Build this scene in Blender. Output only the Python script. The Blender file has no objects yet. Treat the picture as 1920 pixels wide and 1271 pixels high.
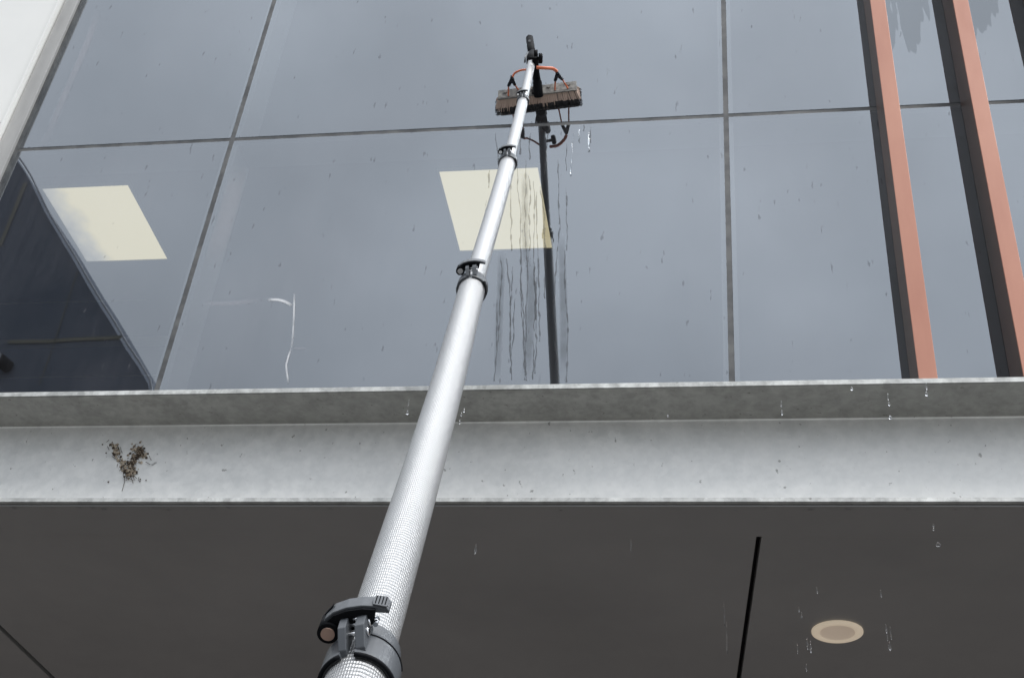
import bpy, bmesh, math, random
from mathutils import Vector, Matrix, noise
random.seed(7)
S = bpy.context.scene
COL = S.collection
PI = math.pi
# ------------------------------------------------------------------ camera
CR = Vector((0.98615737, 0.14332174, 0.08338179))
CU = Vector((0.02081926, -0.60591609, 0.79525609))
CF = Vector((-0.16449985, 0.78251171, 0.60051247))
CP = Vector((0, 0, 1.6)); FPX = 2433.34
cam = bpy.data.cameras.new('camera'); camo = bpy.data.objects.new('camera', cam); COL.objects.link(camo)
m = Matrix((CR, CU, -CF)).transposed().to_4x4(); m.translation = CP
camo.matrix_world = m
cam.sensor_width = 36; cam.lens = FPX / 1920 * 36; cam.clip_start = .05; cam.clip_end = 2000
S.camera = camo
def ray(x, y): return CF + CR * (x - 960) / FPX - CU * (y - 635.5) / FPX
def at(x, y, Y): d = ray(x, y); return CP + d * (Y / d.y)
def atz(x, y, Z): d = ray(x, y); return CP + d * ((Z - 1.6) / d.z)
def atd(x, y, D): return CP + ray(x, y) * D
# ------------------------------------------------------------------ sky (overcast) and soft sun
SUN_EL, SUN_AZ = math.radians(54), math.radians(135)      # azimuth from +Y towards +X
W = bpy.data.worlds.new('World'); S.world = W; W.use_nodes = True
nt = W.node_tree; nt.nodes.clear()
def nd(nt, t, **k):
    n = nt.nodes.new(t)
    for a, b in k.items():
        if a in n.inputs.keys() if isinstance(a, str) else False: n.inputs[a].default_value = b
        else: setattr(n, a, b)
    return n
out = nd(nt, 'ShaderNodeOutputWorld'); bg = nd(nt, 'ShaderNodeBackground')
sky = nd(nt, 'ShaderNodeTexSky', sky_type='NISHITA', sun_disc=False, sun_elevation=SUN_EL, sun_rotation=SUN_AZ)
sks = nd(nt, 'ShaderNodeVectorMath', operation='SCALE'); sks.inputs['Scale'].default_value = .09
nt.links.new(sky.outputs[0], sks.inputs[0])
tc = nd(nt, 'ShaderNodeTexCoord')
sp = nd(nt, 'ShaderNodeSeparateXYZ'); nt.links.new(tc.outputs['Generated'], sp.inputs[0])
rz = nd(nt, 'ShaderNodeMapRange'); rz.inputs['From Min'].default_value = 0; rz.inputs['From Max'].default_value = 1
rz.inputs['To Min'].default_value = .22; rz.inputs['To Max'].default_value = 1.95
nt.links.new(sp.outputs['Z'], rz.inputs['Value'])
no = nd(nt, 'ShaderNodeTexNoise'); no.inputs['Scale'].default_value = 5.5; no.inputs['Detail'].default_value = 5; no.inputs['Roughness'].default_value = .48
nt.links.new(tc.outputs['Generated'], no.inputs['Vector'])
rn = nd(nt, 'ShaderNodeMapRange'); rn.inputs['From Min'].default_value = .35; rn.inputs['From Max'].default_value = .65
rn.inputs['To Min'].default_value = .90; rn.inputs['To Max'].default_value = 1.10
nt.links.new(no.outputs[0], rn.inputs['Value'])
mu0 = nd(nt, 'ShaderNodeMath', operation='MULTIPLY'); nt.links.new(rz.outputs[0], mu0.inputs[0]); nt.links.new(rn.outputs[0], mu0.inputs[1])
rx = nd(nt, 'ShaderNodeMapRange'); rx.inputs['From Min'].default_value = -1; rx.inputs['From Max'].default_value = 1
rx.inputs['To Min'].default_value = .60; rx.inputs['To Max'].default_value = 1.30
nt.links.new(sp.outputs['X'], rx.inputs['Value'])
mu = nd(nt, 'ShaderNodeMath', operation='MULTIPLY'); nt.links.new(mu0.outputs[0], mu.inputs[0]); nt.links.new(rx.outputs[0], mu.inputs[1])
cl = nd(nt, 'ShaderNodeVectorMath', operation='SCALE'); cl.inputs[0].default_value = (.965, .99, 1.03); nt.links.new(mu.outputs[0], cl.inputs['Scale'])
mx = nd(nt, 'ShaderNodeMix', data_type='RGBA'); mx.inputs[0].default_value = .82
nt.links.new(sks.outputs[0], mx.inputs[6]); nt.links.new(cl.outputs[0], mx.inputs[7])
nt.links.new(mx.outputs[2], bg.inputs[0]); bg.inputs[1].default_value = 1.0
nt.links.new(bg.outputs[0], out.inputs[0])
sl = bpy.data.lights.new('sun', 'SUN'); sl.energy = 1.5; sl.angle = math.radians(20); sl.color = (1, .97, .93)
so = bpy.data.objects.new('sun', sl); COL.objects.link(so)
sd = Vector((math.sin(SUN_AZ) * math.cos(SUN_EL), math.cos(SUN_AZ) * math.cos(SUN_EL), math.sin(SUN_EL)))
so.rotation_euler = (-sd).to_track_quat('-Z', 'Y').to_euler(); so.location = (8, -8, 20)
S.view_settings.view_transform = 'Standard'; S.view_settings.look = 'None'
S.view_settings.exposure = 0.52; S.view_settings.gamma = 1; S.view_settings.use_curve_mapping = False
S.cycles.max_bounces = 14; S.cycles.transparent_max_bounces = 24; S.cycles.transmission_bounces = 10
# ------------------------------------------------------------------ materials
def mat(name, col=(.5, .5, .5), rough=.5, metal=0, spec=.5, **k):
    M = bpy.data.materials.new(name); M.use_nodes = True
    b = M.node_tree.nodes['Principled BSDF']
    b.inputs['Base Color'].default_value = (*col, 1); b.inputs['Roughness'].default_value = rough
    b.inputs['Metallic'].default_value = metal; b.inputs['Specular IOR Level'].default_value = spec
    for a, v in k.items(): b.inputs[a.replace('_', ' ')].default_value = v
    return M
def L(M, a, b): M.node_tree.links.new(a, b)
def coords(M, sc=(1, 1, 1), kind='Object', loc=(0, 0, 0)):
    n = M.node_tree; t = nd(n, 'ShaderNodeTexCoord'); mp = nd(n, 'ShaderNodeMapping')
    mp.inputs['Scale'].default_value = sc; mp.inputs['Location'].default_value = loc
    L(M, t.outputs[kind], mp.inputs[0]); return mp.outputs[0]
def tex(M, vec, scale=5, detail=4, rough=.55, dist=0):
    t = nd(M.node_tree, 'ShaderNodeTexNoise'); t.inputs['Scale'].default_value = scale; t.inputs['Detail'].default_value = detail
    t.inputs['Roughness'].default_value = rough; t.inputs['Distortion'].default_value = dist
    L(M, vec, t.inputs['Vector']); return t.outputs[0]
def rng(M, v, a, b, c=0, d=1):
    t = nd(M.node_tree, 'ShaderNodeMapRange'); t.inputs['From Min'].default_value = a; t.inputs['From Max'].default_value = b
    t.inputs['To Min'].default_value = c; t.inputs['To Max'].default_value = d; L(M, v, t.inputs['Value']); return t.outputs[0]
def math_(M, op, a, b=None):
    t = nd(M.node_tree, 'ShaderNodeMath', operation=op)
    for i, v in enumerate((a, b)):
        if v is None: continue
        if isinstance(v, (int, float)): t.inputs[i].default_value = v
        else: L(M, v, t.inputs[i])
    return t.outputs[0]
def mixc(M, f, a, b):
    t = nd(M.node_tree, 'ShaderNodeMix', data_type='RGBA')
    if isinstance(f, (int, float)): t.inputs[0].default_value = f
    else: L(M, f, t.inputs[0])
    for i, v in ((6, a), (7, b)):
        if isinstance(v, tuple): t.inputs[i].default_value = (*v, 1)
        else: L(M, v, t.inputs[i])
    return t.outputs[2]
def bump(M, h, strength=.3, dist=.01, tgt=None):
    t = nd(M.node_tree, 'ShaderNodeBump'); t.inputs['Strength'].default_value = strength; t.inputs['Distance'].default_value = dist
    L(M, h, t.inputs['Height']); L(M, t.outputs[0], (tgt or M.node_tree.nodes['Principled BSDF']).inputs['Normal']); return t
def P(M): return M.node_tree.nodes['Principled BSDF'].inputs

# galvanised steel: soft spangle, dull stains, tiny specks
def galv(name, base, dark, specks=True):
    M = mat(name, base, .5, .15)
    v = coords(M); a = tex(M, v, 26, 6, .62); vo = nd(M.node_tree, 'ShaderNodeTexVoronoi'); vo.inputs['Scale'].default_value = 95
    L(M, v, vo.inputs['Vector']); hs = nd(M.node_tree, 'ShaderNodeSeparateColor'); L(M, vo.outputs['Color'], hs.inputs[0])
    f = math_(M, 'ADD', rng(M, a, .38, .64, 0, .72), rng(M, hs.outputs[0], 0, 1, 0, .30))
    big = tex(M, coords(M, (.8, 1, 3)), 3, 4); f = math_(M, 'MULTIPLY', f, rng(M, big, .3, .7, .7, 1.15))
    c = mixc(M, f, dark, base)
    if specks:
        s = tex(M, coords(M, (1, 1, .8), loc=(3, 1, 2)), 75, 3, .5); c = mixc(M, rng(M, s, .70, .74, 0, .6), c, (.12, .11, .10))
    L(M, c, P(M)['Base Color']); L(M, rng(M, a, .3, .7, .38, .58), P(M)['Roughness'])
    bump(M, a, .12, .002); return M
M_galv = galv('galvanised_steel', (.93, .94, .925), (.76, .775, .765))
M_galv_shaded = galv('shaded_galvanised_flange', (.42, .42, .40), (.27, .27, .255))  # darker copy of the beam steel: underside shade put into the colour
# paler toe edge
M_toe = galv('pale_steel_edge', (.74, .76, .74), (.36, .37, .36))
# soffit
M_soff = mat('soffit_panel', (.068, .067, .066), .42, 0, .35)
v = coords(M_soff); L(M_soff, mixc(M_soff, rng(M_soff, tex(M_soff, v, 1.6, 5), .3, .7), (.26, .266, .265), (.305, .31, .308)), P(M_soff)['Base Color'])
L(M_soff, rng(M_soff, tex(M_soff, v, 9, 4), .3, .7, .36, .5), P(M_soff)['Roughness'])
M_black = mat('black_gap', (.004, .005, .007), .8)
M_sil = mat('silicone_joint', (.09, .09, .095), .55)
v = coords(M_sil); L(M_sil, mixc(M_sil, rng(M_sil, tex(M_sil, v, 14, 5), .35, .65), (.045, .048, .052), (.115, .118, .118)), P(M_sil)['Base Color'])
M_mull = mat('mullion_aluminium', (.22, .22, .22), .5, .2)
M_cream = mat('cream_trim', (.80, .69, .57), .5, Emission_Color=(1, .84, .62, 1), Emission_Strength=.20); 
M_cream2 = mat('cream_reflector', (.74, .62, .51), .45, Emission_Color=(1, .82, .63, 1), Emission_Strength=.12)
M_white = mat('white_wall', (.84, .845, .82), .6)
v = coords(M_white); L(M_white, mixc(M_white, rng(M_white, tex(M_white, v, 2, 6), .3, .7), (.80, .81, .79), (.86, .865, .84)), P(M_white)['Base Color'])
M_flash = mat('grey_flashing', (.36, .36, .355), .5, .15)
v = coords(M_flash, (1, 1, .3)); L(M_flash, mixc(M_flash, rng(M_flash, tex(M_flash, v, 12, 5), .3, .7), (.32, .32, .315), (.42, .42, .41)), P(M_flash)['Base Color'])
# copper coloured fins
M_fin_side = mat('shaded_fin_body', (.15, .105, .085), .5, .1, .3)  # darker brown finish, with the shade of the fin sides put into the colour
v = coords(M_fin_side, (1, 1, .3)); L(M_fin_side, mixc(M_fin_side, rng(M_fin_side, tex(M_fin_side, v, 6, 5), .3, .7), (.125, .095, .078), (.17, .11, .09)), P(M_fin_side)['Base Color'])
M_fin = mat('copper_paint', (.5, .2, .14), .5, .1, .3)
v = coords(M_fin, (1, 1, .25)); L(M_fin, mixc(M_fin, rng(M_fin, tex(M_fin, v, 5, 6, .6), .3, .7), (.385, .17, .12), (.48, .235, .165)), P(M_fin)['Base Color'])
L(M_fin, rng(M_fin, tex(M_fin, v, 17, 4), .3, .7, .34, .52), P(M_fin)['Roughness'])
# interior
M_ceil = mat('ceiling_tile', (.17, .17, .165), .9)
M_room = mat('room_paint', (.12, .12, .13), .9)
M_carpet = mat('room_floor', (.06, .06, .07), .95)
M_rail = mat('ceiling_rail', (.55, .50, .34), .6)
M_panel = bpy.data.materials.new('light_panel'); M_panel.use_nodes = True
n = M_panel.node_tree; n.nodes.clear(); em = nd(n, 'ShaderNodeEmission'); o_ = nd(n, 'ShaderNodeOutputMaterial')
em.inputs[0].default_value = (1, .86, .54, 1); em.inputs[1].default_value = .92; n.links.new(em.outputs[0], o_.inputs[0])
# left panel: emission falls off along one edge of the diffuser
M_panel2 = M_panel.copy(); em2 = M_panel2.node_tree.nodes['Emission']
t_ = nd(M_panel2.node_tree, 'ShaderNodeTexCoord'); s_ = nd(M_panel2.node_tree, 'ShaderNodeSeparateXYZ'); L(M_panel2, t_.outputs['UV'], s_.inputs[0])
f_ = math_(M_panel2, 'ADD', math_(M_panel2, 'SUBTRACT', s_.outputs['X'], math_(M_panel2, 'MULTIPLY', s_.outputs['Y'], .12)), rng(M_panel2, tex(M_panel2, coords(M_panel2, kind='UV'), 4, 4), .25, .75, -.12, .12))
L(M_panel2, rng(M_panel2, f_, -.12, .26, .34, .95), em2.inputs[1])
L(M_panel2, mixc(M_panel2, rng(M_panel2, f_, -.05, .22), (.95, .90, .80), (1, .86, .54)), em2.inputs[0])
# facade glass: coated mirror-like pane with dust film and clean, washed zones high up by the fins
def glass_mat():
    M = bpy.data.materials.new('facade_glass'); M.use_nodes = True; n = M.node_tree; n.nodes.clear()
    o = nd(n, 'ShaderNodeOutputMaterial')
    tr = nd(n, 'ShaderNodeBsdfTransparent'); tr.inputs[0].default_value = (.42, .44, .45, 1)
    gl = nd(n, 'ShaderNodeBsdfGlossy'); gl.inputs['Color'].default_value = (.84, .92, 1.0, 1); gl.inputs['Roughness'].default_value = .012
    fr = nd(n, 'ShaderNodeFresnel'); fr.inputs['IOR'].default_value = 2.78
    # slight roller-wave distortion
    h = tex(M, coords(M, (1, 1, .6)), 1.3, 2, .4)
    b = nd(n, 'ShaderNodeBump'); b.inputs['Strength'].default_value = .05; b.inputs['Distance'].default_value = .02
    L(M, h, b.inputs['Height']); L(M, b.outputs[0], gl.inputs['Normal'])
    m1 = nd(n, 'ShaderNodeMixShader'); L(M, fr.outputs[0], m1.inputs[0]); L(M, tr.outputs[0], m1.inputs[1]); L(M, gl.outputs[0], m1.inputs[2])
    # dust film
    di = nd(n, 'ShaderNodeBsdfDiffuse'); di.inputs[0].default_value = (.80, .78, .83, 1)
    st = tex(M, coords(M, (9, 1, .55)), 4.2, 6, .62)              # vertical streaking
    cl = tex(M, coords(M, (1, 1, 1)), 1.7, 4, .5)
    film = math_(M, 'MULTIPLY', rng(M, st, .3, .7, .010, .018), rng(M, cl, .3, .7, .3, 2.6))
    # washed zones beside the fins
    t = nd(n, 'ShaderNodeTexCoord'); s = nd(n, 'ShaderNodeSeparateXYZ'); L(M, t.outputs['Object'], s.inputs[0])
    u = math_(M, 'MODULO', math_(M, 'SUBTRACT', s.outputs['X'], .606), .295)
    nz = tex(M, coords(M, (1.6, 1, .22)), 8, 3, .6)
    zb = math_(M, 'ADD', math_(M, 'MULTIPLY', u, 2.3), rng(M, nz, .25, .75, 5.02, 5.80))
    right = math_(M, 'MULTIPLY', rng(M, s.outputs['X'], .605, .610), rng(M, s.outputs['X'], 1.45, 1.452, 1, 0))
    washed = math_(M, 'MULTIPLY', rng(M, math_(M, 'SUBTRACT', s.outputs['Z'], zb), 0, .012), right)
    film = math_(M, 'MULTIPLY', film, math_(M, 'SUBTRACT', 1, math_(M, 'MULTIPLY', washed, .9)))
    L(M, math_(M, 'MULTIPLY', fr.outputs[0], math_(M, 'SUBTRACT', 1.0, math_(M, 'MULTIPLY', washed, .24))), m1.inputs[0])
    m2 = nd(n, 'ShaderNodeMixShader'); L(M, film, m2.inputs[0]); L(M, m1.outputs[0], m2.inputs[1]); L(M, di.outputs[0], m2.inputs[2])
    # dark specks: dried rain marks, elongated
    sp1 = tex(M, coords(M, (1, 1, .28)), 48, 2, .5); sp2 = tex(M, coords(M, (1, 1, .12), loc=(5, 0, 2)), 30, 3, .6)
    spk = math_(M, 'MAXIMUM', rng(M, sp1, .705, .76, 0, .38), rng(M, sp2, .70, .77, 0, .16))
    spk = math_(M, 'MULTIPLY', spk, math_(M, 'SUBTRACT', 1, washed))
    dk = nd(n, 'ShaderNodeBsdfDiffuse'); dk.inputs[0].default_value = (.10, .10, .11, 1)
    m3 = nd(n, 'ShaderNodeMixShader'); L(M, spk, m3.inputs[0]); L(M, m2.outputs[0], m3.inputs[1]); L(M, dk.outputs[0], m3.inputs[2])
    # inner face of the pane only transmits
    ge = nd(n, 'ShaderNodeNewGeometry'); t2 = nd(n, 'ShaderNodeBsdfTransparent')
    m4 = nd(n, 'ShaderNodeMixShader'); L(M, ge.outputs['Backfacing'], m4.inputs[0]); L(M, m3.outputs[0], m4.inputs[1]); L(M, t2.outputs[0], m4.inputs[2])
    L(M, m4.outputs[0], o.inputs[0]); return M
M_glass = glass_mat()
# pole: silver woven fibre, wet
def pole_mat(weave):
    M = mat('silver_woven_fibre', (.47, .48, .487), .44, .85)
    t = nd(M.node_tree, 'ShaderNodeTexCoord'); s = nd(M.node_tree, 'ShaderNodeSeparateXYZ'); L(M, t.outputs['UV'], s.inputs[0])
    wob = rng(M, tex(M, coords(M, (6, 9, 1), 'UV'), 3, 3), .3, .7, -.9, .9)
    a = math_(M, 'ADD', wob, math_(M, 'MULTIPLY', s.outputs['Y'], 2 * PI / .0070)); b = math_(M, 'MULTIPLY', s.outputs['X'], 2 * PI * 36)
    w = math_(M, 'MULTIPLY', math_(M, 'SINE', math_(M, 'ADD', a, b)), math_(M, 'SINE', math_(M, 'SUBTRACT', a, b)))
    w2 = math_(M, 'ADD', w, math_(M, 'MULTIPLY', math_(M, 'SINE', math_(M, 'ADD', a, math_(M, 'MULTIPLY', b, .04))), 1.5))
    g = tex(M, coords(M, (40, 160, 1), 'UV'), 6, 3, .5)
    h = math_(M, 'ADD', w2, math_(M, 'MULTIPLY', g, 1.6))
    bump(M, h, weave, .0011)
    c = mixc(M, rng(M, w2, -1.5, -.5, .32, 0), (.48, .485, .49), (.16, .205, .21))
    sp = tex(M, coords(M, (60, 260, 1), 'UV'), 3, 2, .5); c = mixc(M, rng(M, sp, .68, .73, 0, .5), c, (.25, .26, .27))
    L(M, c, P(M)['Base Color']); return M
M_pole = pole_mat(.55)
M_pole_far = pole_mat(.22)
M_plast = mat('grey_plastic', (.085, .094, .105), .45)
v = coords(M_plast); bump(M_plast, tex(M_plast, v, 900, 2), .15, .0006); L(M_plast, rng(M_plast, tex(M_plast, v, 60, 4), .3, .7, .32, .55), P(M_plast)['Roughness'])
M_plastd = mat('black_plastic', (.006, .007, .009), .65, 0, .12)
M_chrome = mat('chrome_bolt', (.75, .76, .78), .18, 1)
M_copper = mat('copper_pin', (.58, .40, .32), .45, .4)
M_orange = mat('orange_hose', (.80, .21, .10), .4)
M_hoseb = mat('black_connector', (.008, .010, .018), .4)
M_block = mat('brush_block', (.17, .165, .155), .7)
v = coords(M_block, (1, 1, 1)); c = mixc(M_block, rng(M_block, tex(M_block, v, 45, 6, .7), .35, .65), (.07, .07, .07), (.30, .29, .265)); L(M_block, c, P(M_block)['Base Color'])
M_tan = mat('tan_bristle', (.50, .385, .32), .8); M_tipd = mat('dark_bristle', (.045, .045, .05), .8)
M_mud = mat('dried_mud', (.40, .34, .27), .95)
v = coords(M_mud); c = mixc(M_mud, rng(M_mud, tex(M_mud, v, 120, 5, .7), .42, .6), (.26, .20, .14), (.66, .58, .47)); L(M_mud, c, P(M_mud)['Base Color']); bump(M_mud, tex(M_mud, v, 260, 4), .6, .004)
M_twig = mat('dark_twig', (.075, .055, .04), .9)
M_trail = mat('water_trail_film', (.06, .065, .07), .35, 0, .3, Alpha=.20)
M_water = mat('water', (.96, .98, 1), .02, 0, .5, Transmission_Weight=1, IOR=1.33)
M_smear = bpy.data.materials.new('chalk_smear'); M_smear.use_nodes = True
def alpha_mat(M, col, f):
    n = M.node_tree; n.nodes.clear(); o = nd(n, 'ShaderNodeOutputMaterial'); t = nd(n, 'ShaderNodeBsdfTransparent'); d = nd(n, 'ShaderNodeBsdfDiffuse')
    d.inputs[0].default_value = (*col, 1); mm = nd(n, 'ShaderNodeMixShader')
    tcd = nd(n, 'ShaderNodeTexCoord'); s = nd(n, 'ShaderNodeSeparateXYZ'); L(M, tcd.outputs['UV'], s.inputs[0])
    e = math_(M, 'MULTIPLY', s.outputs['X'], math_(M, 'SUBTRACT', 1, s.outputs['X']))      # soft across
    e2 = math_(M, 'MULTIPLY', s.outputs['Y'], math_(M, 'SUBTRACT', 1, s.outputs['Y']))
    g = math_(M, 'MULTIPLY', rng(M, e, 0, .2), rng(M, e2, 0, .16))
    g = math_(M, 'MULTIPLY', g, rng(M, tex(M, coords(M), 11, 4), .25, .6, .35, 1))
    L(M, math_(M, 'MULTIPLY', g, f), mm.inputs[0]); L(M, t.outputs[0], mm.inputs[1]); L(M, d.outputs[0], mm.inputs[2]); L(M, mm.outputs[0], o.inputs[0])
alpha_mat(M_smear, (.85, .87, .9), .75)
M_haze_s = bpy.data.materials.new('faint_smear'); M_haze_s.use_nodes = True; alpha_mat(M_haze_s, (.75, .74, .8), .13)
M_ground = mat('concrete_paving', (.30, .295, .29), .8)
v = coords(M_ground); L(M_ground, mixc(M_ground, rng(M_ground, tex(M_ground, v, .8, 8), .3, .7), (.075, .074, .072), (.12, .118, .115)), P(M_ground)['Base Color'])
M_brick = mat('warm_bounce_wall', (.55, .33, .26), .75)
bk = nd(M_brick.node_tree, 'ShaderNodeTexBrick'); bk.inputs['Color1'].default_value = (.64, .50, .45, 1); bk.inputs['Color2'].default_value = (.56, .44, .39, 1)
bk.inputs['Mortar'].default_value = (.5, .47, .43, 1); bk.inputs['Scale'].default_value = 4.5
mp = nd(M_brick.node_tree, 'ShaderNodeMapping'); mp.inputs['Rotation'].default_value = (PI / 2, 0, 0); tcc = nd(M_brick.node_tree, 'ShaderNodeTexCoord')
L(M_brick, tcc.outputs['Object'], mp.inputs[0]); L(M_brick, mp.outputs[0], bk.inputs['Vector']); L(M_brick, bk.outputs[0], P(M_brick)['Base Color'])
M_dark = mat('dark_cladding', (.15, .17, .21), .85, 0, .2)
M_trim = mat('ochre_trim', (.20, .19, .15), .7)
M_gutter = mat('pale_gutter', (.45, .46, .49), .5)
# ------------------------------------------------------------------ mesh helpers
class MB:
    def __init__(s): s.bm = bmesh.new(); s.uv = s.bm.loops.layers.uv.new('UVMap'); s.mi = 0
    def box(s, a, b, rot=None, bevel=0):
        a = Vector(a); b = Vector(b); c = (a + b) / 2; h = (b - a) / 2
        g = bmesh.ops.create_cube(s.bm, size=2)['verts']
        for v in g:
            p = Vector((v.co.x * h.x, v.co.y * h.y, v.co.z * h.z)); v.co = c + (rot @ p if rot else p)
        if bevel:
            es = list({e for v in g for e in v.link_edges}); bmesh.ops.bevel(s.bm, geom=es, offset=bevel, segments=2, affect='EDGES', profile=.6)
        return s
    def prism(s, pts, vec, bevel=0):
        vec = Vector(vec); a = [s.bm.verts.new(p) for p in pts]; b = [s.bm.verts.new(Vector(p) + vec) for p in pts]
        fs = [s.bm.faces.new(a), s.bm.faces.new(b[::-1])]
        n = len(a)
        for i in range(n): fs.append(s.bm.faces.new((a[i], b[i], b[(i + 1) % n], a[(i + 1) % n])))
        for f in fs: f.material_index = s.mi
        bmesh.ops.recalc_face_normals(s.bm, faces=fs)
        if bevel:
            es = list({e for v in a + b for e in v.link_edges}); bmesh.ops.bevel(s.bm, geom=es, offset=bevel, segments=2, affect='EDGES', profile=.6)
        return s
    def tube(s, pts, rad, n=12, cap=True, v0=0):
        pts = [Vector(p) for p in pts]; R = rad if isinstance(rad, (list, tuple)) else [rad] * len(pts)
        rings = []; prev = None; vv = v0; vs = []
        for i, p in enumerate(pts):
            d = (pts[min(i + 1, len(pts) - 1)] - pts[max(i - 1, 0)]).normalized()
            if prev is None:
                x = d.cross(Vector((0.1, -1, .3))).normalized()
            else:
                x = prev - d * prev.dot(d); x.normalize()
            prev = x; y = d.cross(x)
            if i: vv += (p - pts[i - 1]).length
            vs.append(vv)
            rings.append([s.bm.verts.new(p + (x * math.cos(2 * PI * k / n) + y * math.sin(2 * PI * k / n)) * R[i]) for k in range(n)])
        for i in range(len(pts) - 1):
            for k in range(n):
                k2 = (k + 1) % n
                f = s.bm.faces.new((rings[i][k], rings[i][k2], rings[i + 1][k2], rings[i + 1][k])); f.smooth = True; f.material_index = s.mi
                for lp, (u, w) in zip(f.loops, ((k, i), (k + 1, i), (k + 1, i + 1), (k, i + 1))): lp[s.uv].uv = (u / n, vs[w])
        if cap:
            for r, fl in ((rings[0], 1), (rings[-1], 0)):
                f = s.bm.faces.new(r[::-1] if fl else r); f.material_index = s.mi
        return s
    def ribbon(s, pts, w, nrm=Vector((0, -1, 0)), thick=.0004):
        pts = [Vector(p) for p in pts]; R = w if isinstance(w, (list, tuple)) else [w] * len(pts); A = []
        tot = sum((pts[i + 1] - pts[i]).length for i in range(len(pts) - 1)); acc = 0
        for i, p in enumerate(pts):
            d = (pts[min(i + 1, len(pts) - 1)] - pts[max(i - 1, 0)]).normalized(); x = d.cross(nrm).normalized()
            if i: acc += (p - pts[i - 1]).length
            A.append((s.bm.verts.new(p - x * R[i] / 2), s.bm.verts.new(p + x * R[i] / 2), acc / tot))
        for i in range(len(A) - 1):
            f = s.bm.faces.new((A[i][0], A[i][1], A[i + 1][1], A[i + 1][0])); f.material_index = s.mi
            for lp, uv in zip(f.loops, ((0, A[i][2]), (1, A[i][2]), (1, A[i + 1][2]), (0, A[i + 1][2]))): lp[s.uv].uv = uv
        return s
    def ico(s, c, r, sc=(1, 1, 1), sub=2, jit=0):
        g = bmesh.ops.create_icosphere(s.bm, subdivisions=sub, radius=1)['verts']
        for v in g:
            q = v.co.copy(); k = r * (1 + jit * noise.noise(q * 1.7 + Vector(c) * 90)); v.co = Vector(c) + Vector((q.x * sc[0], q.y * sc[1], q.z * sc[2])) * k
        for f in {f for v in g for f in v.link_faces}: f.smooth = True; f.material_index = s.mi
        return s
    def build(s, name, mats, parent=None, smooth=False):
        me = bpy.data.meshes.new(name); s.bm.to_mesh(me); s.bm.free()
        for m_ in (mats if isinstance(mats, (list, tuple)) else [mats]): me.materials.append(m_)
        if smooth:
            for p in me.polygons: p.use_smooth = True
        o = bpy.data.objects.new(name, me); COL.objects.link(o)
        if parent: o.parent = parent
        return o
def tag(o, label=None, cat=None, group=None, kind=None):
    for k, v_ in (('label', label), ('category', cat), ('group', group), ('kind', kind)):
        if v_: o[k] = v_
    return o
def empty(name, loc=(0, 0, 0), *a, **k):
    o = bpy.data.objects.new(name, None); o.location = loc; o.empty_display_size = .1; COL.objects.link(o); bpy.context.view_layer.update() if False else None
    return tag(o, *a, **k)
def put(o, parent):                       # parent at a located empty, keeping world-coordinate mesh
    o.parent = parent; o.matrix_parent_inverse = Matrix.Translation(-Vector(parent.location)); return o

# ================================================================== SETTING
g = MB(); g.box((-300, -300, -.3), (300, 300, 0)); tag(g.build('ground', M_ground), kind='structure')
Y0 = 3.4                                   # outer glass face
# ---- unseen wall added far under the canopy to warm the soffit
g = MB(); g.box((-9, 4.3, 0), (7, 4.5, 2.98)); tag(g.build('added_bounce_wall', M_brick), 'unseen reddish wall added beneath the dark soffit to warm it', 'wall')
# ---- curtain wall
cw = empty('glass_facade', (-.5, Y0, 3.1), 'grey reflective glass curtain wall above the steel canopy beam', 'facade')
XS = [-2.862, -1.93, .008, 1.95, 3.9]; ZS = [3.12, 5.238, 7.35]; gp = .0095
for i in range(4):
    for j in range(2):
        g = MB(); g.box((XS[i] + gp, Y0, ZS[j] + gp), (XS[i + 1] - gp, Y0 + .012, ZS[j + 1] - gp))
        put(g.build('glass_pane', M_glass), cw)
for i in range(1, 4):
    x = XS[i]
    g = MB(); g.box((x - gp - .0005, Y0 + .0015, ZS[0]), (x + gp + .0005, Y0 + .011, ZS[2])); put(g.build('sealant_joint', M_sil), cw)
    g = MB(); g.box((x - .026, Y0 + .0125, ZS[0]), (x + .026, Y0 + .15, ZS[2])); put(g.build('mullion', M_mull), cw)
for j in (1,):
    z = ZS[j]
    for i in range(4):
        g = MB(); g.box((XS[i] + gp + .001, Y0 + .002, z - gp - .0005), (XS[i + 1] - gp - .001, Y0 + .0105, z + gp + .0005)); put(g.build('sealant_joint', M_sil), cw)
    g = MB(); g.box((XS[0], Y0 + .014, z - .022), (XS[4], Y0 + .14, z + .022)); put(g.build('transom', M_mull), cw)
# ---- left wall and its flashing
lw = empty('white_wall', (-3.5, 3.36, 0), 'white rendered wall at the upper left edge of the glass facade', 'wall')
g = MB(); g.box((-8, 3.355, 5.36), (-2.94, 3.408, 9)); put(g.build('wall_panel', M_white), lw)
g = MB(); g.box((-8, 3.352, 3.05), (-2.94, 3.408, 5.352)); put(g.build('wall_panel', M_white), lw)
g = MB(); g.prism([at(126, 0, 3.37) + Vector((0, 0, 1.6)) + Vector((0, 0, 0)), Vector((-2.856, 3.37, 7.7)), Vector((-2.858, 3.37, 3.05)), Vector((-2.938, 3.37, 3.05))], (0, .05, 0), bevel=.002)
put(g.build('edge_flashing', M_flash), lw)
g = MB(); g.box((-2.9385, 3.345, 3.05), (-2.929, 3.40, 8)); put(g.build('corner_bead', M_white), lw)
g = MB(); g.box((-2.8575, 3.385, 3.05), (-2.850, 3.42, 8)); put(g.build('gasket', M_sil), lw)
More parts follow.
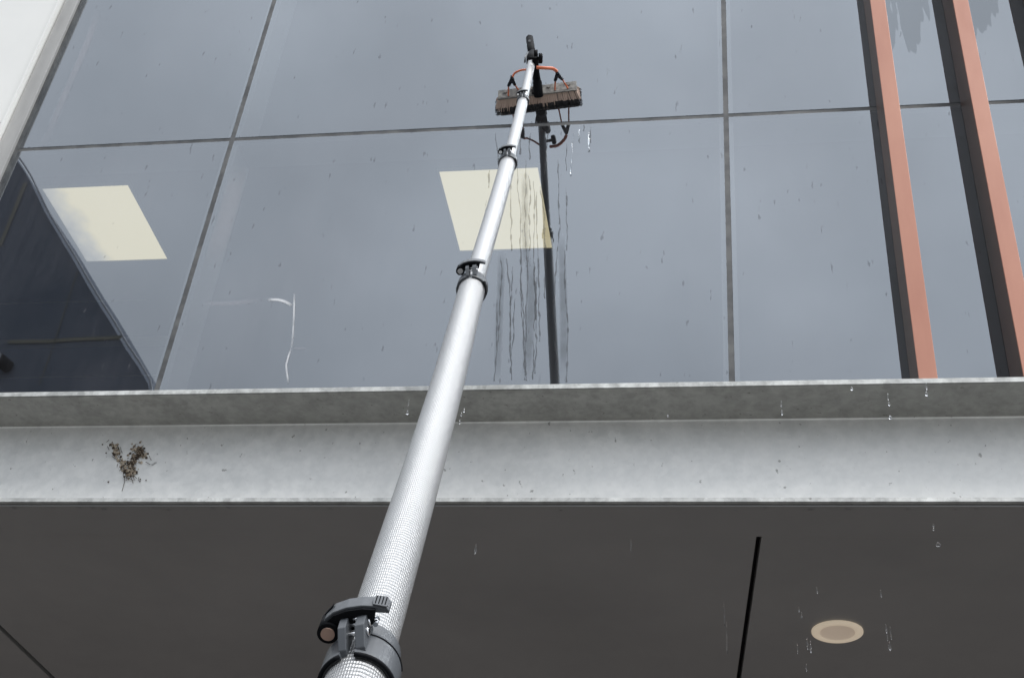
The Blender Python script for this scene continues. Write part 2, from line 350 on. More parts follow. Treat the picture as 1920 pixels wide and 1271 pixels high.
# ---- office behind the glass
of = empty('office_interior', (0, 6, 3.2), 'dark office room seen dimly through the facade glass', 'room')
ZC = 6.5
g = MB(); g.box((-7.2, Y0 + .17, ZC), (4.2, 10, ZC + .1)); put(g.build('ceiling', M_ceil), of)
g = MB(); g.box((-7.2, Y0 + .16, 3.05), (4.2, 10, 3.12)); put(g.build('floor', M_carpet), of)
g = MB(); g.box((-7.2, 10, 3.12), (4.2, 10.1, ZC)); put(g.build('rear_wall', M_room), of)
g = MB(); g.box((-7.3, Y0 + .4, 3.12), (-7.2, 10, ZC)); put(g.build('side_wall', M_room), of)
g = MB(); g.box((4.2, Y0 + .4, 3.12), (4.3, 10, ZC)); put(g.build('side_wall', M_room), of)
g = MB()
for y in (5.9, 6.7): g.box((-7.2, y - .006, ZC - .0045), (-3.6, y + .006, ZC - .0008))
put(g.build('ceiling_grid', M_rail), of)
g = MB(); g.box((-4.9, 6.27, ZC - .035), (-3.45, 6.33, ZC - .005)); put(g.build('ceiling_rail', M_rail), of)
for c0, lab in (((-3.83, -3.31, 4.873, 5.507), 'square lit ceiling panel behind the left pane beside the dark mirrored roof'),
                ((-1.52, -.982, 4.873, 5.52), 'square lit ceiling panel behind the centre pane crossed by the pole')):
    t = empty('ceiling_light', ((c0[0] + c0[1]) / 2, (c0[2] + c0[3]) / 2, ZC), lab, 'ceiling light', 'lit ceiling panels in the office')
    g = MB(); g.box((c0[0], c0[2], ZC - .012), (c0[1], c0[3], ZC - .006)); uv_ = g.uv
    for f in g.bm.faces:
        for lp in f.loops: lp[uv_].uv = ((lp.vert.co.x - c0[0]) / (c0[1] - c0[0]), (lp.vert.co.y - c0[2]) / (c0[3] - c0[2]))
    put(g.build('diffuser', M_panel2 if c0[0] < -3 else M_panel), t)
    g = MB(); w = .012
    g.box((c0[0] - w, c0[2] - w, ZC - .016), (c0[1] + w, c0[2], ZC - .001)); g.box((c0[0] - w, c0[3], ZC - .016), (c0[1] + w, c0[3] + w, ZC - .001))
    g.box((c0[0] - w, c0[2], ZC - .0155), (c0[0], c0[3], ZC - .001)); g.box((c0[1], c0[2], ZC - .0155), (c0[1] + w, c0[3], ZC - .001)); put(g.build('frame', M_rail), t)
# parapet/spandrel above
g = MB(); g.box((-7.3, Y0 + .3, ZC + .1), (4.3, 10, 7.6)); tag(g.build('upper_floor_slab', M_room), 'floor slab above the office ceiling behind the glass', 'slab')

# ---- canopy beam (channel, toes outwards)
BY = 2.40; FW = .124
bmo = empty('steel_beam', (-.6, BY, 3.0), 'galvanised steel channel beam along the canopy edge with dirt clump', 'beam')
X0, X1 = -6, 5
def prof(pts, x0, x1, name, M_, par, bev=0):
    g = MB(); g.prism([(x0, p[0], p[1]) for p in pts], (x1 - x0, 0, 0), bevel=bev); return put(g.build(name, M_), par)
prof([(BY, 3.293), (BY + FW - .001, 3.289), (BY + FW - .001, 3.3095), (BY, 3.3095)], X0, X1, 'top_flange', M_galv_shaded, bmo, .0025)
prof([(BY, 2.997), (BY + FW - .001, 2.997), (BY + FW - .001, 3.016), (BY, 3.0115)], X0, X1, 'bottom_flange', M_galv_shaded, bmo, .003)
fil = [(BY + FW + .012, 2.997), (BY + FW + .012, 3.3095), (BY + FW, 3.3095), (BY + FW, 3.289)]
for k in range(0, 7):
    a = PI / 2 * k / 6; r = .003; fil.append((BY + FW - r + r * math.sin(PI / 2 - a) * 1 - 0, 3.289 - r + r * math.cos(PI / 2 - a)))
fil = [(BY + FW + .012, 2.997), (BY + FW + .012, 3.3095), (BY + FW, 3.3095)]
r = .003
for k in range(7):
    a = PI / 2 * k / 6; fil.append((BY + FW - r + r * math.sin(a), 3.2888 - r + r * math.cos(a)))
for k in range(7):
    a = PI / 2 * k / 6; fil.append((BY + FW - .012 + .012 * math.cos(a), 3.0162 + .012 - .012 * math.sin(a)))
fil.append((BY + FW, 2.997))
o = prof(fil, X0, X1, 'web', M_galv, bmo)
for p_ in o.data.polygons: p_.use_smooth = len(p_.vertices) == 4 and p_.area < .2
g = MB(); g.box((X0, BY + FW + .013, 3.05), (X1, Y0 - .02, 3.12)); tag(g.build('light_block_deck', M_flash), 'unseen flat deck added to block light between the beam and the glass facade', 'added deck')  # out of view, added so light does not leak in behind the beam
# toe skin: paler strip on the outer edges
for z0, z1 in ((3.2955, 3.3075), (2.9995, 3.009)):
    g = MB(); g.box((X0, BY - .0025, z0), (X1, BY - .0003, z1)); put(g.build('toe_strip', M_toe), bmo)
# ---- soffit
sf = empty('soffit', (-1, 3.2, 3.0), 'dark grey panelled soffit under the canopy and upper floor', 'soffit')
YS = BY + FW + .014
XP = [-6.055, -4.025, -1.995, .035, 2.065, 4.095]
for i in range(5):
    hw = .0085; a0 = XP[i] + hw; a1 = XP[i]+ hw; b0 = b1 = XP[i + 1] - hw
    if abs(XP[i] - .035) < .01: a0, a1 = .0625, -.047
    if abs(XP[i + 1] - .035) < .01: b0, b1 = .0515, -.060
    g = MB(); g.prism([(a0, YS, 2.9975), (b0, YS, 2.9975), (b1, 4.29, 2.9975), (a1, 4.29, 2.9975)], (0, 0, .03), bevel=.0012); put(g.build('soffit_panel', M_soff), sf)
g = MB(); g.box((-6.1, YS, 3.032), (4.1, 4.29, 3.045)); put(g.build('backing_board', M_black), sf)
g = MB(); g.box((X0, BY + .006, 2.9925), (X1, YS - .002, 2.9962), bevel=.001); put(g.build('flange_shade_strip', M_soff), sf)  # dark strip added over the flange underside to stand for its shade
# ---- downlight
dc = Vector((.246, 3.012, 2.997))
dl = empty('downlight', dc, 'round cream recessed downlight in the dark soffit', 'downlight')
def ringmesh(prof_, M_, name):
    g = MB(); N = 48; rs = []
    for rr, zz in prof_: rs.append([g.bm.verts.new((dc.x + rr * math.cos(2 * PI * k / N), dc.y + rr * math.sin(2 * PI * k / N), dc.z + zz)) for k in range(N)])
    for a, b in zip(rs, rs[1:]):
        for k in range(N): f = g.bm.faces.new((a[k], a[(k + 1) % N], b[(k + 1) % N], b[k])); f.smooth = True
    return put(g.build(name, M_), dl)
ringmesh([(.0615, -.0005), (.0615, -.004), (.058, -.006), (.044, -.0065), (.042, -.005)], M_cream, 'trim_ring')
ringmesh([(.042, -.005), (.040, -.002), (.036, -.0008), (.0005, -.0006)], M_cream2, 'reflector')
# ================================================================== FINS
for k, lab in enumerate(('leftmost copper coloured vertical fin on the glass facade', 'second copper coloured vertical fin from the left, larger in view',
                         'third copper coloured vertical fin, only its dark mirror image showing at top right')):
    x = .552 + .295 * k
    t = empty('facade_fin', (x, Y0, 3.2), lab, 'fin', 'copper coloured fins on the facade')
    for z0, z1 in ((3.2, 7.3),):
        g = MB(); g.box((x + .0004, Y0 - .150, z0), (x + .0536, Y0 - .003, z1)); put(g.build('blade', M_fin_side), t)
        g = MB(); g.box((x, Y0 - .158, z0), (x + .054, Y0 - .1502, z1), bevel=.0015); put(g.build('face_cap', M_fin), t)
    g = MB(); g.box((x + .008, Y0 - .05, 5.225), (x + .046, Y0 + .008, 5.232)); put(g.build('bracket', M_plastd), t)
# ================================================================== NEIGHBOUR seen mirrored in the glass
nb = empty('neighbouring_building', (-20, -12, 0), 'dark neighbouring building with sloping roof, mirrored in the lower left glass', 'building')
edge = [(-16.6, 22.6), (-15.841, 21.572), (-15.471, 21.129), (-15.069, 20.613), (-14.485, 19.785), (-13.73, 18.757), (-12.933, 17.708), (-12.199, 16.784), (-11.575, 15.973), (-11.174, 15.515), (-10.847, 15.108), (-10.6, 14.5), (-10.5, 13.5)]
pts = [(-10.5, 0), (-40, 0), (-40, 24)] + edge
g = MB(); g.prism([(x, -12, z) for x, z in pts], (0, -14, 0)); put(g.build('wall', M_dark), nb)
g = MB(); g.tube([(x + .06, -11.93, z + .05) for x, z in edge], .022, 8); put(g.build('gutter', M_gutter), nb)
def nbp(x, y):                              # a point of its front as the glass mirrors it
    p = at(x, y, 18.8); return Vector((p.x, -11.98, p.z))
g = MB(); g.ribbon([nbp(145, 510), nbp(75, 722)], .02, Vector((0, 1, 0))); put(g.build('panel_seam', M_trim), nb)
g = MB(); g.ribbon([nbp(50, 345), nbp(0, 465)], .10, Vector((0, 1, 0))); put(g.build('downpipe_band', M_trim), nb)
g = MB(); g.ribbon([nbp(15, 640), nbp(95, 639), nbp(228, 632)], .085, Vector((0, 1, 0))); put(g.build('rail_stand_in', M_trim), nb)  # stands in for the office ceiling rail, which gets no light
q_ = nbp(17, 688); g = MB(); g.tube([q_, q_ + Vector((-.12, .30, .02))], .13, 24); wl_ = put(g.build('wall_lamp', M_black), nb)
g = MB(); g.tube([q_ + Vector((-.12, .302, .02)), q_ + Vector((-.124, .312, .02))], .115, 24); g.build('lamp_lens', M_gutter).parent = wl_
g = None

# ================================================================== POLE
# centre line: screen position on the photograph and distance, measured from the pole and its mirror image
ctrl = [(665, 1300, 1 / .72), (686, 1232, 1 / .686), (717, 1130, 1 / .635), (757, 1000, 1 / .57), (803, 845, 1 / .483), (835, 735, 1 / .42), (861, 640, 1 / .368), (886, 532, 1 / .323),
        (901, 489, 1 / .3075), (920, 420, 1 / .2862), (951, 315, 1 / .2542), (962, 268, 1 / .2415), (979.5, 194, 1 / .2217), (988.5, 159, 1 / .2120), (995.5, 124, 1 / .2035), (998, 110, 1 / .2004)]
cp = [atd(*c) for c in ctrl]
def spline(pts, n=8):
    out_ = []
    for i in range(len(pts) - 1):
        p0 = pts[max(i - 1, 0)]; p1 = pts[i]; p2 = pts[i + 1]; p3 = pts[min(i + 2, len(pts) - 1)]
        for k in range(n):
            t = k / n; out_.append(.5 * ((2 * p1) + (-p0 + p2) * t + (2 * p0 - 5 * p1 + 4 * p2 - p3) * t * t + (-p0 + 3 * p1 - 3 * p2 + p3) * t ** 3))
    out_.append(pts[-1]); return out_
# smooth once against kinks
sm = [cp[0]] + [(cp[i - 1] + cp[i] * 2 + cp[i + 1]) / 4 if i not in (1,) else cp[i] for i in range(1, len(cp) - 1)] + [cp[-1]]
d0 = (sm[0] - sm[2]).normalized()
path = [sm[0] + d0 * t for t in (1.15, .8, .45, .15)] + spline(sm, 8)
lens = [0]
for a, b in zip(path, path[1:]): lens.append(lens[-1] + (b - a).length)
def proj(p):
    d = p - CP; return 960 + FPX * d.dot(CR) / d.dot(CF), 635.5 - FPX * d.dot(CU) / d.dot(CF)
def at_len(s_):
    for i in range(len(lens) - 1):
        if lens[i + 1] >= s_: return path[i].lerp(path[i + 1], (s_ - lens[i]) / (lens[i + 1] - lens[i])), (path[i + 1] - path[i]).normalized()
    return path[-1], (path[-1] - path[-2]).normalized()
def len_at_y(yy):
    lo, hi = lens[4], lens[-1]
    for _ in range(40):
        mid = (lo + hi) / 2
        if proj(at_len(mid)[0])[1] > yy: lo = mid
        else: hi = mid
    return lo
pole = empty('window_cleaning_pole', path[0], 'long silver telescopic water fed pole with brush head leaning on the glass', 'cleaning pole')
joints = [len_at_y(y) for y in (1252, 537, 303, 189)]
RAD = [.0365, .031, .0245, .0185, .0150]
ends = [0] + joints + [lens[-1]]
for i in range(5):
    a = ends[i] - (.10 if i else 0); b = ends[i + 1]; n = max(6, int((b - a) / .05)); ps = [at_len(a + (b - a) * k / n)[0] for k in range(n + 1)]
    g = MB(); g.tube(ps, RAD[i], 48, v0=a); put(g.build('pole_section', M_pole if i < 2 else M_pole_far), pole)
def clamp(s0, r0, r1, turn, detail=True):
    """lever clamp: local x = right, y = outwards to the viewer, z = along the pole; unit = r0"""
    c, a = at_len(s0); n = (CP - c).normalized(); n = (n - a * n.dot(a)).normalized(); x = n.cross(a) * 1.0; x = a.cross(n) * -1 if x.dot(CR) < 0 else x
    x.normalize()
    if x.dot(CR) < 0: x = -x
    n2 = n * math.cos(turn) - x * math.sin(turn); x2 = x * math.cos(turn) + n * math.sin(turn)
    Mx = Matrix((x2, n2, a)).transposed()
    RR = r0
    def T(p): return c + Mx @ (Vector(p) * RR)
    def put2(g, name, M_, par):
        bmesh.ops.recalc_face_normals(g.bm, faces=g.bm.faces); o_ = g.build(name, M_)
        return put(o_, pole) if par is None else par_(o_, par)
    def par_(o_, par): o_.parent = par; return o_
    k1 = r1 / r0
    # sleeve: stepped split collar (lower part grips big tube, upper part small tube)
    g = MB(); N = 56; gap = .20
    pf = [(1.02, -1.05), (1.17, -1.05), (1.19, -1.0), (1.19, .02), (1.15, .10), (k1 + .21, .34), (k1 + .19, .40), (k1 + .19, .92), (k1 + .15, .98), (k1 + .03, .98), (k1 + .03, .3), (1.02, .0)]
    rings = []
    for k in range(N + 1):
        th = PI / 2 + gap + (2 * PI - 2 * gap) * k / N
        rings.append([g.bm.verts.new(T((rr * math.cos(th), rr * math.sin(th), zz))) for rr, zz in pf])
    for q in range(N):
        for j in range(len(pf)):
            j2 = (j + 1) % len(pf); f = g.bm.faces.new((rings[q][j], rings[q][j2], rings[q + 1][j2], rings[q + 1][j])); f.smooth = False
    g.bm.faces.new(rings[0]); g.bm.faces.new(rings[-1][::-1])
    cl_ = put2(g, 'clamp', M_plast, None)
    if detail:                      # parting slot round the sleeve
        g = MB(); ps = []
        for k in range(21):
            th = PI / 2 - .35 - 1.5 * k / 20; ps.append(T(((1.195) * math.cos(th), 1.195 * math.sin(th), .0 + .03 * math.sin(k / 20 * PI))))
        g.tube(ps, .028 * r0, 6); put2(g, 'parting_slot', M_plastd, cl_)
        g = MB(); ps = [T((1.13 * math.cos(t_), 1.13 * math.sin(t_), -1.07)) for t_ in [PI / 2 + gap + (2 * PI - 2 * gap) * k / 40 for k in range(41)]]
        g.tube(ps, .07 * r0, 8); put2(g, 'rim', M_plastd, cl_)
    T0 = T; r00 = r0; r0 = r0 * .84
    def T(p): return T0((p[0] * .80 + .13, 1 + (p[1] - 1) * .74 if p[1] > 1 else p[1], p[2] * .78 - .22))
    # ears
    for sx in (-1, 1):
        g = MB(); x0_, x1_ = (.14, .52) if sx > 0 else (-.52, -.20)
        prf = [(.90, -.95), (1.25, -.85), (1.86, -.15), (1.90, .35), (1.86, .80), (1.78, .86), (1.0, .86)]
        vs = [T((x0_, p, q)) for p, q in prf]; g.prism(vs, (T((x1_, 0, 0)) - T((x0_, 0, 0))), bevel=.035 * r0); put2(g, 'ear', M_plast, cl_)
    # bolts through the ears
    for zz, yy in ((.52, 1.52), (-.02, 1.42)):
        g = MB(); g.tube([T((-.56, yy, zz)), T((.50, yy, zz))], .085 * r0, 12); g.tube([T((.52, yy, zz)), T((.575, yy, zz)), T((.60, yy, zz))], [.17 * r0, .17 * r0, .12 * r0], 20)
        g.mi = 1; g.tube([T((.598, yy, zz)), T((.606, yy, zz))], .075 * r0, 6); put2(g, 'bolt', [M_chrome, M_plastd], cl_)
    # lever: cam at the left, bar arching over the ears to a thumb pad at right
    g = MB(); out_ = []; inn = []
    tops = [(-1.42, 1.30), (-1.36, 1.62), (-1.12, 1.98), (-.75, 2.20), (-.2, 2.30), (.4, 2.27), (.95, 2.12), (1.30, 1.95), (1.36, 1.82)]
    bots = [(1.34, 1.68), (.95, 1.80), (.4, 1.93), (-.2, 1.95), (-.6, 1.84), (-.78, 1.55), (-.80, 1.25), (-1.05, 1.08), (-1.3, 1.12)]
    vs = [T((p, q, .62)) for p, q in tops + bots]; g.prism(vs, T((0, 0, 1.34)) - T((0, 0, .62)), bevel=.05 * r0); lv = put2(g, 'lever', M_plast, cl_)
    # cam hub, its pin lying along the pole so its round head faces down the pole
    g = MB(); g.tube([T((-1.10, 1.42, .36)), T((-1.10, 1.42, 1.36))], .40 * r0, 32); put2(g, 'cam', M_plastd, cl_)
    g = MB(); g.tube([T((-1.10, 1.42, .30)), T((-1.10, 1.42, .37))], .255 * r0, 32); put2(g, 'cam_pin', M_copper if detail else M_chrome, cl_)
    g = MB(); g.prism([T((p, q, .50)) for p, q in [(-1.25, 1.75), (-.75, 2.10), (-.2, 2.2), (.4, 2.17), (.9, 2.02), (.7, 1.45), (.52, 1.3), (-.6, 1.3)]], T((0, 0, .66)) - T((0, 0, .50)), bevel=.03 * r0)
    put2(g, 'lever_underside', M_plastd, cl_)
    if detail:
        g = MB()                # grip pad with ribs, and a slot
        d_ = Vector((.62, -.26)).normalized(); nn = Vector((.26, .62)).normalized(); b_ = Vector((.82, 2.17))
        def Q(u, w_, z): return T((b_.x + d_.x * u + nn.x * w_, b_.y + d_.y * u + nn.y * w_, z))
        g.prism([Q(-.02, 0, .64), Q(.50, 0, .60), Q(.56, 0, .72), Q(.54, 0, 1.25), Q(.42, 0, 1.38), Q(0, 0, 1.34), Q(-.07, 0, 1.0)], Q(0, .07, 0) - Q(0, 0, 0), bevel=.02 * r0)
        put2(g, 'thumb_pad', M_plast, cl_)
        g = MB()
        for i in range(4):
            for j in range(7):
                g.tube([Q(.06 + i * .125, .07, .74 + j * .085), Q(.06 + i * .125, .10, .74 + j * .085)], .024 * r0, 6)
        put2(g, 'grip_studs', M_plastd, cl_)
        g = MB(); g.prism([T((-1.22, 1.90, 1.0)), T((-.80, 2.21, 1.08)), T((-.80, 2.21, 1.22)), T((-1.22, 1.90, 1.18))], (T((0, .04, 0)) - T((0, 0, 0)))); put2(g, 'slot', M_plastd, cl_)
        g = MB(); g.tube([T((-.02, 1.8, .46)), T((.16, 1.8, .46))], .06 * r0, 10); put2(g, 'spring_pin', M_chrome, cl_)
        g = MB(); g.tube([T((.72, 1.35, .55)), T((.72, 1.35, 1.0))], .10 * r0, 12); put2(g, 'stop_pin', M_chrome, cl_)
    else:
        g = MB(); ps = [T0((1.19 * math.cos(t_), 1.19 * math.sin(t_), -1.0 - .7 * q)) for q, t_ in ((0, .5), (.4, .2), (1.0, 0), (1.6, -.1))]; g.tube(ps, [.12 * r0, .14 * r0, .12 * r0, .05 * r0], 8); put2(g, 'tail', M_plastd, cl_)
    return cl_
clamp(joints[0], RAD[0], RAD[1], math.radians(30))
clamp(joints[1], RAD[1], RAD[2], math.radians(24), False)
clamp(joints[2], RAD[2], RAD[3], math.radians(24), False)
clamp(joints[3], RAD[3], RAD[4], math.radians(24), False)
# ---- angle adapter on the tip
c, a = at_len(lens[-1]); tip = at_len(lens[-1])[0]
def add(g, name, M_, par=pole):
    o_ = g.build(name, M_)
    if par is pole: return put(o_, pole)
    o_.parent = par; return o_
g = MB(); g.tube([c - a * .05, c + a * .0, c + a * .05], [.0195, .022, .020], 20); nk = add(g, 'angle_adapter', M_plastd)
topp = at(993, 72, 3.315)
g = MB(); g.tube([c + a * .03, c.lerp(topp, .5), topp, topp + (topp - c).normalized() * .008], [.0155, .0150, .0145, .011], 16); add(g, 'spigot', M_plastd, nk)
g = MB(); g.tube([at(993, 78, 3.295), at(993, 77, 3.28)], .005, 10); add(g, 'spigot_button', M_gutter, nk)
kn = at(1013, 110, 3.19); kr = CR
g = MB(); g.tube([kn - kr * .042, kn - kr * .004], .006, 10); g.tube([kn - kr * .006, kn + kr * .006, kn + kr * .009], [.019, .019, .014], 16); add(g, 'knob', M_plastd, nk)
g = MB(); g.tube([at(1005, 104, 3.215) - kr * .008, at(1005, 104, 3.215) + kr * .006], .021, 18); add(g, 'pivot_disc', M_plastd, nk)
g = MB(); g.ribbon([at(984, 117, 3.24), at(987, 105, 3.24), at(991, 97, 3.25)], .004); g.tube([at(984, 117, 3.24), at(985, 108, 3.24), at(990, 99, 3.25)], .0035, 8); add(g, 'locking_lever', M_plast, nk)
# ---- gooseneck arm to the brush
g = MB(); g.tube(spline([at(1004, 108, 3.21), at(1004, 130, 3.25), at(1007, 150, 3.31), at(1009, 172, 3.345), at(1010, 181, 3.362)], 5), [.0125] * 5 + [.014] * 6 + [.018] * 10, 16); gn = add(g, 'gooseneck', M_plastd)
# ---- brush
YB = 3.362
A = at(934, 179, YB); B = at(1081, 161, YB); ex = (B - A).normalized(); ez = Vector((0, -1, 0)).cross(ex) * -1
if ez.z < 0: ez = -ez
ey = Vector((0, 1, 0)); Rm = Matrix((ex, ey, ez)).transposed(); cen = (A + B) / 2; LB = (B - A).length
g = MB(); hx = LB / 2
def BT(x, y, z): return cen + Rm @ Vector((x, y, z))
g.prism([BT(-hx, 0, -.026), BT(-hx, -.003, -.020), BT(-hx, -.003, .024), BT(-hx, .004, .031), BT(-hx, .016, .031), BT(-hx, .016, -.028)], ex * LB, bevel=.002)
g.tube([BT(-hx, -.003, -.027), BT(hx, -.003, -.027)], .0035, 8)
brush = add(g, 'brush', M_block)
g = MB()
rnd = random.Random(3)
nx_ = 110
for row in range(6):
    for i in range(nx_):
        u = (i + .5 + rnd.uniform(-.3, .3)) / nx_ * 2 - 1
        y0 = .0005 + row * .003; z0 = -.027 + row * .009
        root = BT(u * hx * .985, y0, z0)
        clump = math.sin(u * 34 + row) * .0025 * (1 if u > -.2 else .3)
        spl = u * .007 + (u ** 7) * .012 + clump + rnd.uniform(-.0012, .0012)
        tipp = BT(u * hx * .99 + spl, Y0 - YB - .001 - rnd.uniform(0, .004), z0 - .024 - rnd.uniform(0, .009) + row * .004 + abs(u) ** 6 * -.004)
        midp = root.lerp(tipp, .74) + Vector((0, -.004, -.002)); r_ = .0020
        g.mi = 0 if (row < 2 and rnd.random() > (.10 if u > .1 else .0)) or row >= 2 and rnd.random() > .15 else 1
        g.tube([root, midp], [r_ * .9, r_ * 1.15], 5, False); g.mi = 1 if rnd.random() < .85 else 0; g.tube([midp, tipp], [r_ * 1.15, r_ * .5], 5, False)
add(g, 'bristles', [M_tan, M_tipd], brush)
for xx in (-hx + .03, hx - .03, -.02, .045):
    g = MB(); g.tube([BT(xx, -.002, .008), BT(xx, -.008, .008)], .007, 12); add(g, 'jet_fitting', M_block, brush)
g = MB(); g.prism([BT(-.020, -.012, -.024), BT(.022, -.012, -.024), BT(.017, -.012, .024), BT(-.014, -.012, .024)], (0, .010, 0), bevel=.002); add(g, 'socket_plate', M_plastd, brush)
# ---- hoses
def hose(pts, r_, M_=M_orange): g = MB(); g.tube(spline(pts, 6), r_, 10); return add(g, 'hose', M_)
hose([at(992, 131, 3.20), at(978, 132, 3.215), at(966, 137, 3.23), at(961, 145, 3.24)], .0038)
hose([at(1006, 127, 3.195), at(1022, 128, 3.20), at(1036, 129, 3.215), at(1044, 134, 3.235)], .0062)
for (cx, cy), pr in (((960, 149), ((953.5, 161, 953, 180), (965, 159, 971.5, 168))), ((1045.5, 140), ((1041, 151, 1040.5, 169), (1054, 149, 1065, 166)))):
    g = MB(); ctr = at(cx, cy, 3.25); g.tube([at(cx + (0 if cx < 1000 else -2), cy - 7, 3.24), ctr], [.0055, .008], 10)
    for (x1, y1, x2, y2) in pr: g.tube([ctr, at(x1, y1, 3.285)], [.008, .0062], 10)
    add(g, 'hose_splitter', M_hoseb)
    for (x1, y1, x2, y2) in pr: hose([at(x1, y1, 3.283), at((x1 + x2) / 2, (y1 + y2) / 2, 3.335), at(x2, y2, 3.358)], .0030)
# ================================================================== WATER TRAILS on the glass
trail_src = [(955, 300, 470, 'P'), (968, 300, 560), (974, 470, 712), (985, 300, 500), (990, 330, 470), (1000, 340, 700), (1012, 350, 470), (1006, 360, 640), (1020, 400, 560),
             (938, 480, 640), (950, 485, 700), (960, 500, 650), (932, 560, 714), (976, 540, 714), (991, 480, 640), (1001, 500, 600), (1008, 520, 620), (965, 560, 712), (998, 640, 712), (1052, 420, 600),
             (1062, 360, 470), (1075, 250, 330), (1062, 270, 320), (1084, 236, 256), (1095, 234, 246), (1108, 240, 268), (1103, 246, 284), (1090, 258, 268), (1046, 300, 420), (1058, 470, 716), (1040, 600, 712),
             (1030, 240, 330), (994, 250, 300), (975, 240, 290), (930, 250, 330), (918, 320, 352)]
rnd = random.Random(11)
for ts in trail_src:
    x, y0, y1 = ts[:3]; n = max(4, int((y1 - y0) / 9)); ps = []; ws = []; xx = x; drift = rnd.uniform(-.05, .05)
    for k in range(n + 1):
        y = y0 + (y1 - y0) * k / n; xx += drift * 9 + rnd.uniform(-2.4, 2.4) * (rnd.random() ** .7); ps.append(at(xx, y, Y0 - .0002)); ws.append(rnd.uniform(.0008, .0030) * (.6 + .6 * abs(math.sin(k * .9 + x))) * (1.0 if y1 - y0 > 40 else 1.2))
    ws[0] *= .5; ws[-1] *= 1.3
    g = MB(); pp = spline(ps, 3); wv = [ws[min(int(i / 3), len(ws) - 1)] for i in range(len(pp))]; g.tube(pp, wv, 8)
    for v_ in g.bm.verts: v_.co.y = Y0 - .0003 + (v_.co.y - Y0) * .55 if v_.co.y < Y0 else Y0 - .0002
    if x > 1030 and y0 < 290: lb = 'short dark water run on the glass just right of and below the brush'
    elif y1 <= 510: lb = 'thin wavy water trail running over the glass in front of the centre lit ceiling panel'
    elif x > 1030: lb = 'long water trail on the glass to the right of the mirrored dark pole'
    else: lb = 'long wavy water trail on the glass between pole and mirrored pole, low above the beam'
    tag(g.build('water_trail', M_water if x > 1035 and rnd.random() < .3 else M_trail), lb, 'water trail', 'water trails on the glass')
# ================================================================== SMEARS on the glass
def smear(pts, w, M_, name, lab, group=None):
    g = MB(); g.ribbon(spline([at(x, y, Y0 - .0012) for x, y in pts], 5), w); return tag(g.build(name, M_), lab, 'streak mark', group)
smear([(552, 548), (551, 590), (549, 630), (546, 655)], .008, M_smear, 'streak_mark', 'upright thin white streak on the lower centre glass pane')
smear([(500, 562), (520, 562), (535, 566), (549, 574)], .014, M_smear, 'streak_mark', 'short bright hooked white streak at the top of the upright one')
smear([(380, 569), (430, 569), (490, 563)], .022, M_haze_s, 'streak_mark', 'faint horizontal pale streak left of the hooked white one')
smear([(546, 652), (538, 678), (537, 690), (541, 720)], .008, M_smear, 'streak_mark', 'bent lower white streak just above the steel beam')
smear([(548, 653), (575, 653)], .010, M_haze_s, 'streak_mark', 'tiny pale side streak branching right from the upright one')
smear([(446, 320), (430, 390), (412, 450), (398, 500)], .085, M_haze_s, 'streak_mark', 'broad faint pale smear beside the left vertical joint')
smear([(185, 20), (160, 90), (125, 170), (82, 275)], .038, M_haze_s, 'streak_mark', 'long faint pale smear on the upper left pane')
M_wet = bpy.data.materials.new('wet_film'); M_wet.use_nodes = True; alpha_mat(M_wet, (.10, .11, .12), .22)
for q_, w_, lb_ in (([(1052, 440), (1055, 520), (1057, 600), (1056, 712)], .030, 'dull wet streak on the glass right of the mirrored pole'),
    ([(940, 470), (938, 560), (934, 640), (932, 712)], .028, 'dull wet streak on the glass just right of the pole above the beam'),
    ([(985, 320), (984, 420), (988, 500)], .030, 'dull wet streak crossing the centre lit ceiling panel'),
    ([(992, 480), (996, 560), (990, 660), (985, 712)], .036, 'broad dull wet streak midway between the pole and its mirror image')):
    smear(q_, w_, M_wet, 'wet_streak', lb_)
# ================================================================== DIRT CLUMP on the beam
rnd = random.Random(5); YW = BY + FW
nest = empty('dirt_clump', at(242, 880, YW), 'brown V shaped clump of dried mud and twigs on the steel beam', 'dirt clump')
g = MB(); g2 = MB(); tw = MB()
def blob(x, y, r_, gg): p = at(x, y, YW - .002); gg.ico(p, r_, (1, .45, 1), 1, .5)
L1 = [(213, 832), (216, 842), (222, 856), (228, 868), (236, 880), (242, 892)]; L2 = [(262, 836), (258, 846), (266, 850), (252, 856), (246, 868), (250, 880), (243, 890)]
for LL, sp_, nn_ in ((L1, 5, 95), (L2, 8, 170)):
    for k in range(nn_):
        q = rnd.random() * (len(LL) - 1); i = int(q); f = q - i; x = LL[i][0] * (1 - f) + LL[i + 1][0] * f + rnd.gauss(0, sp_ * .75); y = LL[i][1] * (1 - f) + LL[i + 1][1] * f + rnd.gauss(0, sp_ * .7)
        g.__setattr__('mi', 1 if rnd.random() < (.18 if LL is L1 else .30) else 0); blob(x, y, rnd.uniform(.0014, .0046), g)
for (x, y) in ((192, 833), (199, 849), (203, 903), (263, 898), (262, 902), (274, 900), (233, 893), (245, 891)): blob(x, y, .0022, g)
for k in range(60):
    LL = L1 if rnd.random() < .35 else L2; q = rnd.randrange(len(LL)); x, y = LL[q]; x += rnd.gauss(0, 6); y += rnd.gauss(0, 6); an = rnd.uniform(0.5, 2.6); ln = rnd.uniform(4, 13)
    tw.tube([at(x, y, YW - .004), at(x + math.cos(an) * ln * .5 + rnd.uniform(-1, 1), y + math.sin(an) * ln * .5, YW - rnd.uniform(.004, .012)), at(x + math.cos(an) * ln, y + math.sin(an) * ln, YW - .003)], .0007, 5)
tw.tube([at(234, 893, YW - .002), at(233, 905, YW - .002), at(229, 920, YW - .002)], .0006, 5)
put(g.build('mud', [M_mud, M_twig]), nest); put(tw.build('twigs', M_twig), nest)
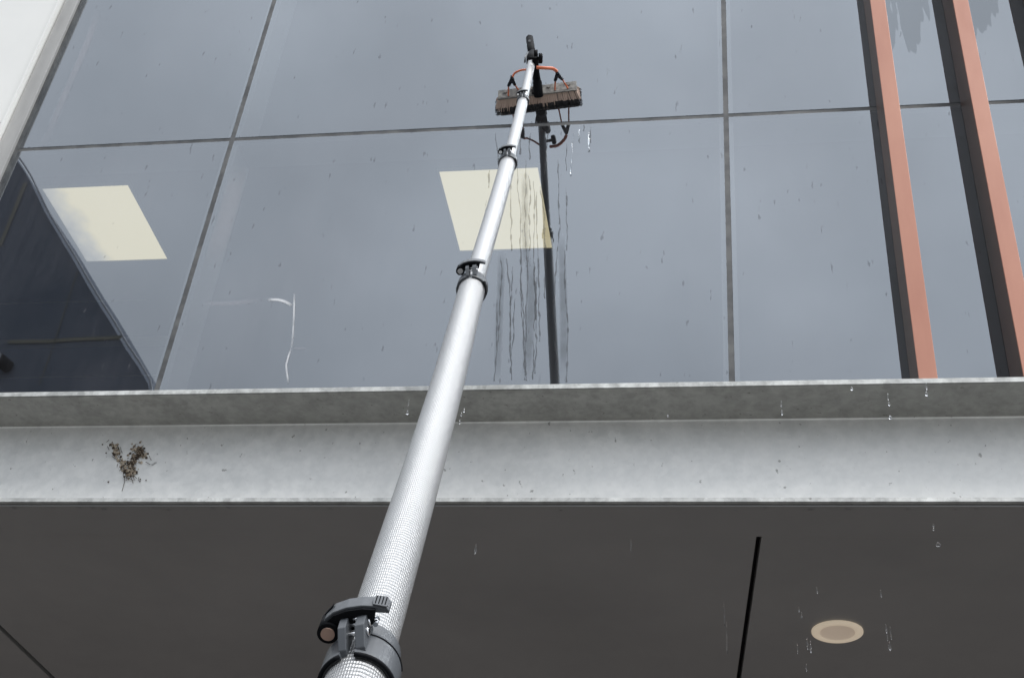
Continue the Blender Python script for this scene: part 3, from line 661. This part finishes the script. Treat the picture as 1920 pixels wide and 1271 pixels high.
# ================================================================== FALLING WATER
drops = [(764, 773, 5, 9), (766, 755, 1.5, 16), (870, 769, 4, 9), (862, 790, 4, 10), (865, 776, 2.5, 10), (1465, 757, 2, 12), (1466, 773, 4, 11), (1597, 728, 5, 8), (1665, 744, 2.5, 14), (1667, 757, 4, 8), (1669, 782, 7, 7),
         (1737, 725, 2.5, 16), (1737, 738, 6, 9), (892, 1028, 4, 17), (1750, 984, 4, 5), (1750, 991, 4, 5), (1759, 1020, 9, 7), (1668, 1210, 5, 14), (1662, 1178, 3, 14), (1670, 1186, 2.5, 20), (1664, 1192, 2, 14),
         (1514, 1206, 3, 18), (1520, 1212, 4, 18), (1498, 1142, 3, 8), (1503, 1152, 2, 10), (1532, 1106, 2.5, 10), (1512, 1250, 3, 12), (1495, 1215, 2, 16), (1652, 1112, 2.5, 12), (1358, 1150, 1.2, 40), (1363, 1195, 1.2, 50), (1252, 779, 4, 4), (1183, 1022, 1.2, 22)]
rnd = random.Random(9)
for i, (x, y, w, h) in enumerate(drops):
    Y = 2.28 + rnd.uniform(-.05, .05); p = at(x, y, Y); sc = p.y / FPX * 1.18
    g = MB(); rr = w * sc / 2; hh = h * sc / 2 / .85
    g.tube([p + Vector((0, 0, hh)), p + Vector((0, 0, hh * .4)), p - Vector((0, 0, hh * .2)), p - Vector((0, 0, hh * .7)), p - Vector((0, 0, hh))], [rr * .15, rr * .55, rr * .95, rr * .9, rr * .25], 10)
    below = y > 945
    tag(g.build('water_drop', M_water), 'small clear water drop falling in front of the dark soffit' if below else 'small clear water drop falling in front of the steel beam', 'water drop', 'water drops falling in front of the soffit' if below else 'water drops falling in front of the beam')
# drops hanging under the beam's lower edge
for k, x in enumerate((28, 100, 150, 175, 197, 290, 303, 318, 352, 400, 430, 915, 1052, 1380, 1434, 1520, 1590, 1700, 1790, 1830, 620, 560)):
    p = at(x, 947 + rnd.uniform(-1, 1), BY + .012 + rnd.uniform(0, .01)); p.z = 2.9925
    g = MB(); r_ = rnd.uniform(.003, .0055); g.ico(p, r_, (1.4, 1, .6), 2)
    tag(g.build('hanging_drop', M_water), 'tiny water bead hanging under the lower edge of the steel beam', 'water drop', 'water beads under the beam')
